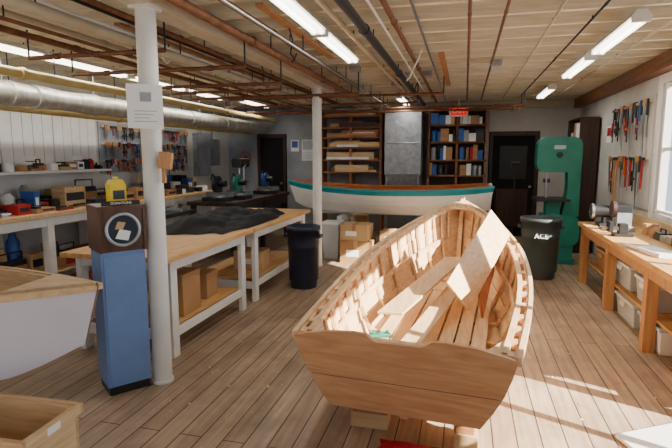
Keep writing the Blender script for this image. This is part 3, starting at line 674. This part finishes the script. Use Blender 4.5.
b=B('vise'); x,y,z=1.62,5.75,.772
b.box(x-.09,x+.09,y-.07,y+.07,z,z+.03,mIron); b.box(x-.04,x+.04,y-.05,y+.05,z+.03,z+.13,mIron); b.box(x-.14,x-.1,y-.06,y+.06,z+.04,z+.15,mIron); b.box(x-.1,x+.06,y-.025,y+.025,z+.06,z+.1,mSteel); b.cyl((x-.22,y,z+.08),(x-.14,y,z+.08),.012,mSteel); b.cyl((x-.21,y-.09,z+.08),(x-.21,y+.09,z+.08),.007,mSteel); b.done(.003)
b=B('paper_plans'); b.X=Matrix.Translation((1.66,4.85,.771))@Matrix.Rotation(.2,4,'Z'); b.box(-.12,.12,-.28,.28,0,.006,mPaper); b.cyl((-.14,-.28,.018),(-.14,.28,.018),.016,mPaper); b.done()
clutter('bench_hand_tools',1.88,2.04,3.4,6.0,.772,[mIron,mSteel,mCard,mPineZ,mBlack],.14,.2,1)
b=B('bench_back_rail'); b.box(2.055,2.095,3.3,6.9,.775,.9,mPine); b.done()
b=B('tall_tool_cabinet'); b.box(1.76,2.06,8.9,9.9,0,.05,mDkBrown)
for z in(.05,.5,.95,1.4,1.85,2.2): b.box(1.78,2.06,8.92,9.88,z,z+.025,mDkBrown)
b.box(1.78,2.06,8.9,8.93,.05,2.22,mDkBrown); b.box(1.78,2.06,9.87,9.9,.05,2.22,mDkBrown); b.box(2.06,2.08,8.93,9.87,.05,2.2,mDark)
for z in(.525,.975,1.425,1.875):
    y=8.96
    while y<9.7:
        w=random.uniform(.06,.2); b.box(1.8,2.0,y,y+w-.01,z+0,z+random.uniform(.1,.3),random.choice(cc)); y+=w
b.done()
b=B('wall_notice_sign'); b.box(XR-.01,XR,8.3,8.55,1.8,2.05,mPaper); b.box(XR-.012,XR-.01,8.33,8.52,1.9,2.02,mRed); b.done()
cloth('red_cloth',-.42,.05,2.3,2.64,.0,.04,mRedCloth,seed=4)
b=B('white_scrap_board'); b.X=Matrix.Translation((1.17,3.05,.004))@Matrix.Rotation(.5,4,'Z'); b.prism([(-.3,-.12),(.25,-.14),(.33,0),(.22,.1),(-.28,.08)],(0,0,0),(1,0,0),(0,1,0),(0,0,.02),mPaper); b.done(.002)
b=B('red_toolbox'); b.box(1.56,1.9,3.8,4.12,0,.2,mRed); b.box(1.58,1.88,3.82,4.1,.2,.225,mBlack); b.done(.008)
b=B('wood_shavings'); 
for k in range(420):
    x=random.uniform(-1.9,1.35);y=random.uniform(2.3,6.5)
    if -1.05<x<.65 and 2.2<y<6.3: continue
    if x>.8 and y<3.5: continue
    a=random.uniform(0,3.1); r=random.uniform(.006,.016); dx,dy=r*math.cos(a),r*math.sin(a)
    b.add([(x-dx,y-dy,.001),(x+dy*.4,y-dx*.4,.001),(x+dx,y+dy,.006),(x-dy*.4,y+dx*.4,.008)],[(0,1,2,3)],mBoard)
b.done()
# ---------------- light
w=bpy.data.worlds.new('World'); S.world=w; w.use_nodes=True; nt=w.node_tree
bg=nt.nodes['Background']; bg.inputs[0].default_value=(.78,.88,1,1)
tc=nt.nodes.new('ShaderNodeTexCoord'); sx=nt.nodes.new('ShaderNodeSeparateXYZ'); mr=nt.nodes.new('ShaderNodeMapRange')
mr.inputs['From Min'].default_value=.1; mr.inputs['From Max'].default_value=.8; mr.inputs['To Min'].default_value=.36; mr.inputs['To Max'].default_value=3.2
nt.links.new(tc.outputs['Generated'],sx.inputs[0]); nt.links.new(sx.outputs['X'],mr.inputs['Value']); nt.links.new(mr.outputs['Result'],bg.inputs[1])
sl=bpy.data.lights.new('sun','SUN'); sl.energy=34; sl.color=(1,.93,.8); sl.angle=.01
so=bpy.data.objects.new('sun',sl); d=Vector((-.8,.36,-.46)); so.rotation_euler=d.to_track_quat('-Z','Y').to_euler(); so.location=(6,-2,6); S.collection.objects.link(so)
cam=bpy.data.cameras.new('camera'); cam.sensor_width=36; cam.lens=500/672*36; cam.clip_start=.05
co=bpy.data.objects.new('camera',cam); co.location=(0,0,1.6); co.rotation_euler=(math.radians(90-7.74),0,math.radians(14.34)); S.collection.objects.link(co); S.camera=co
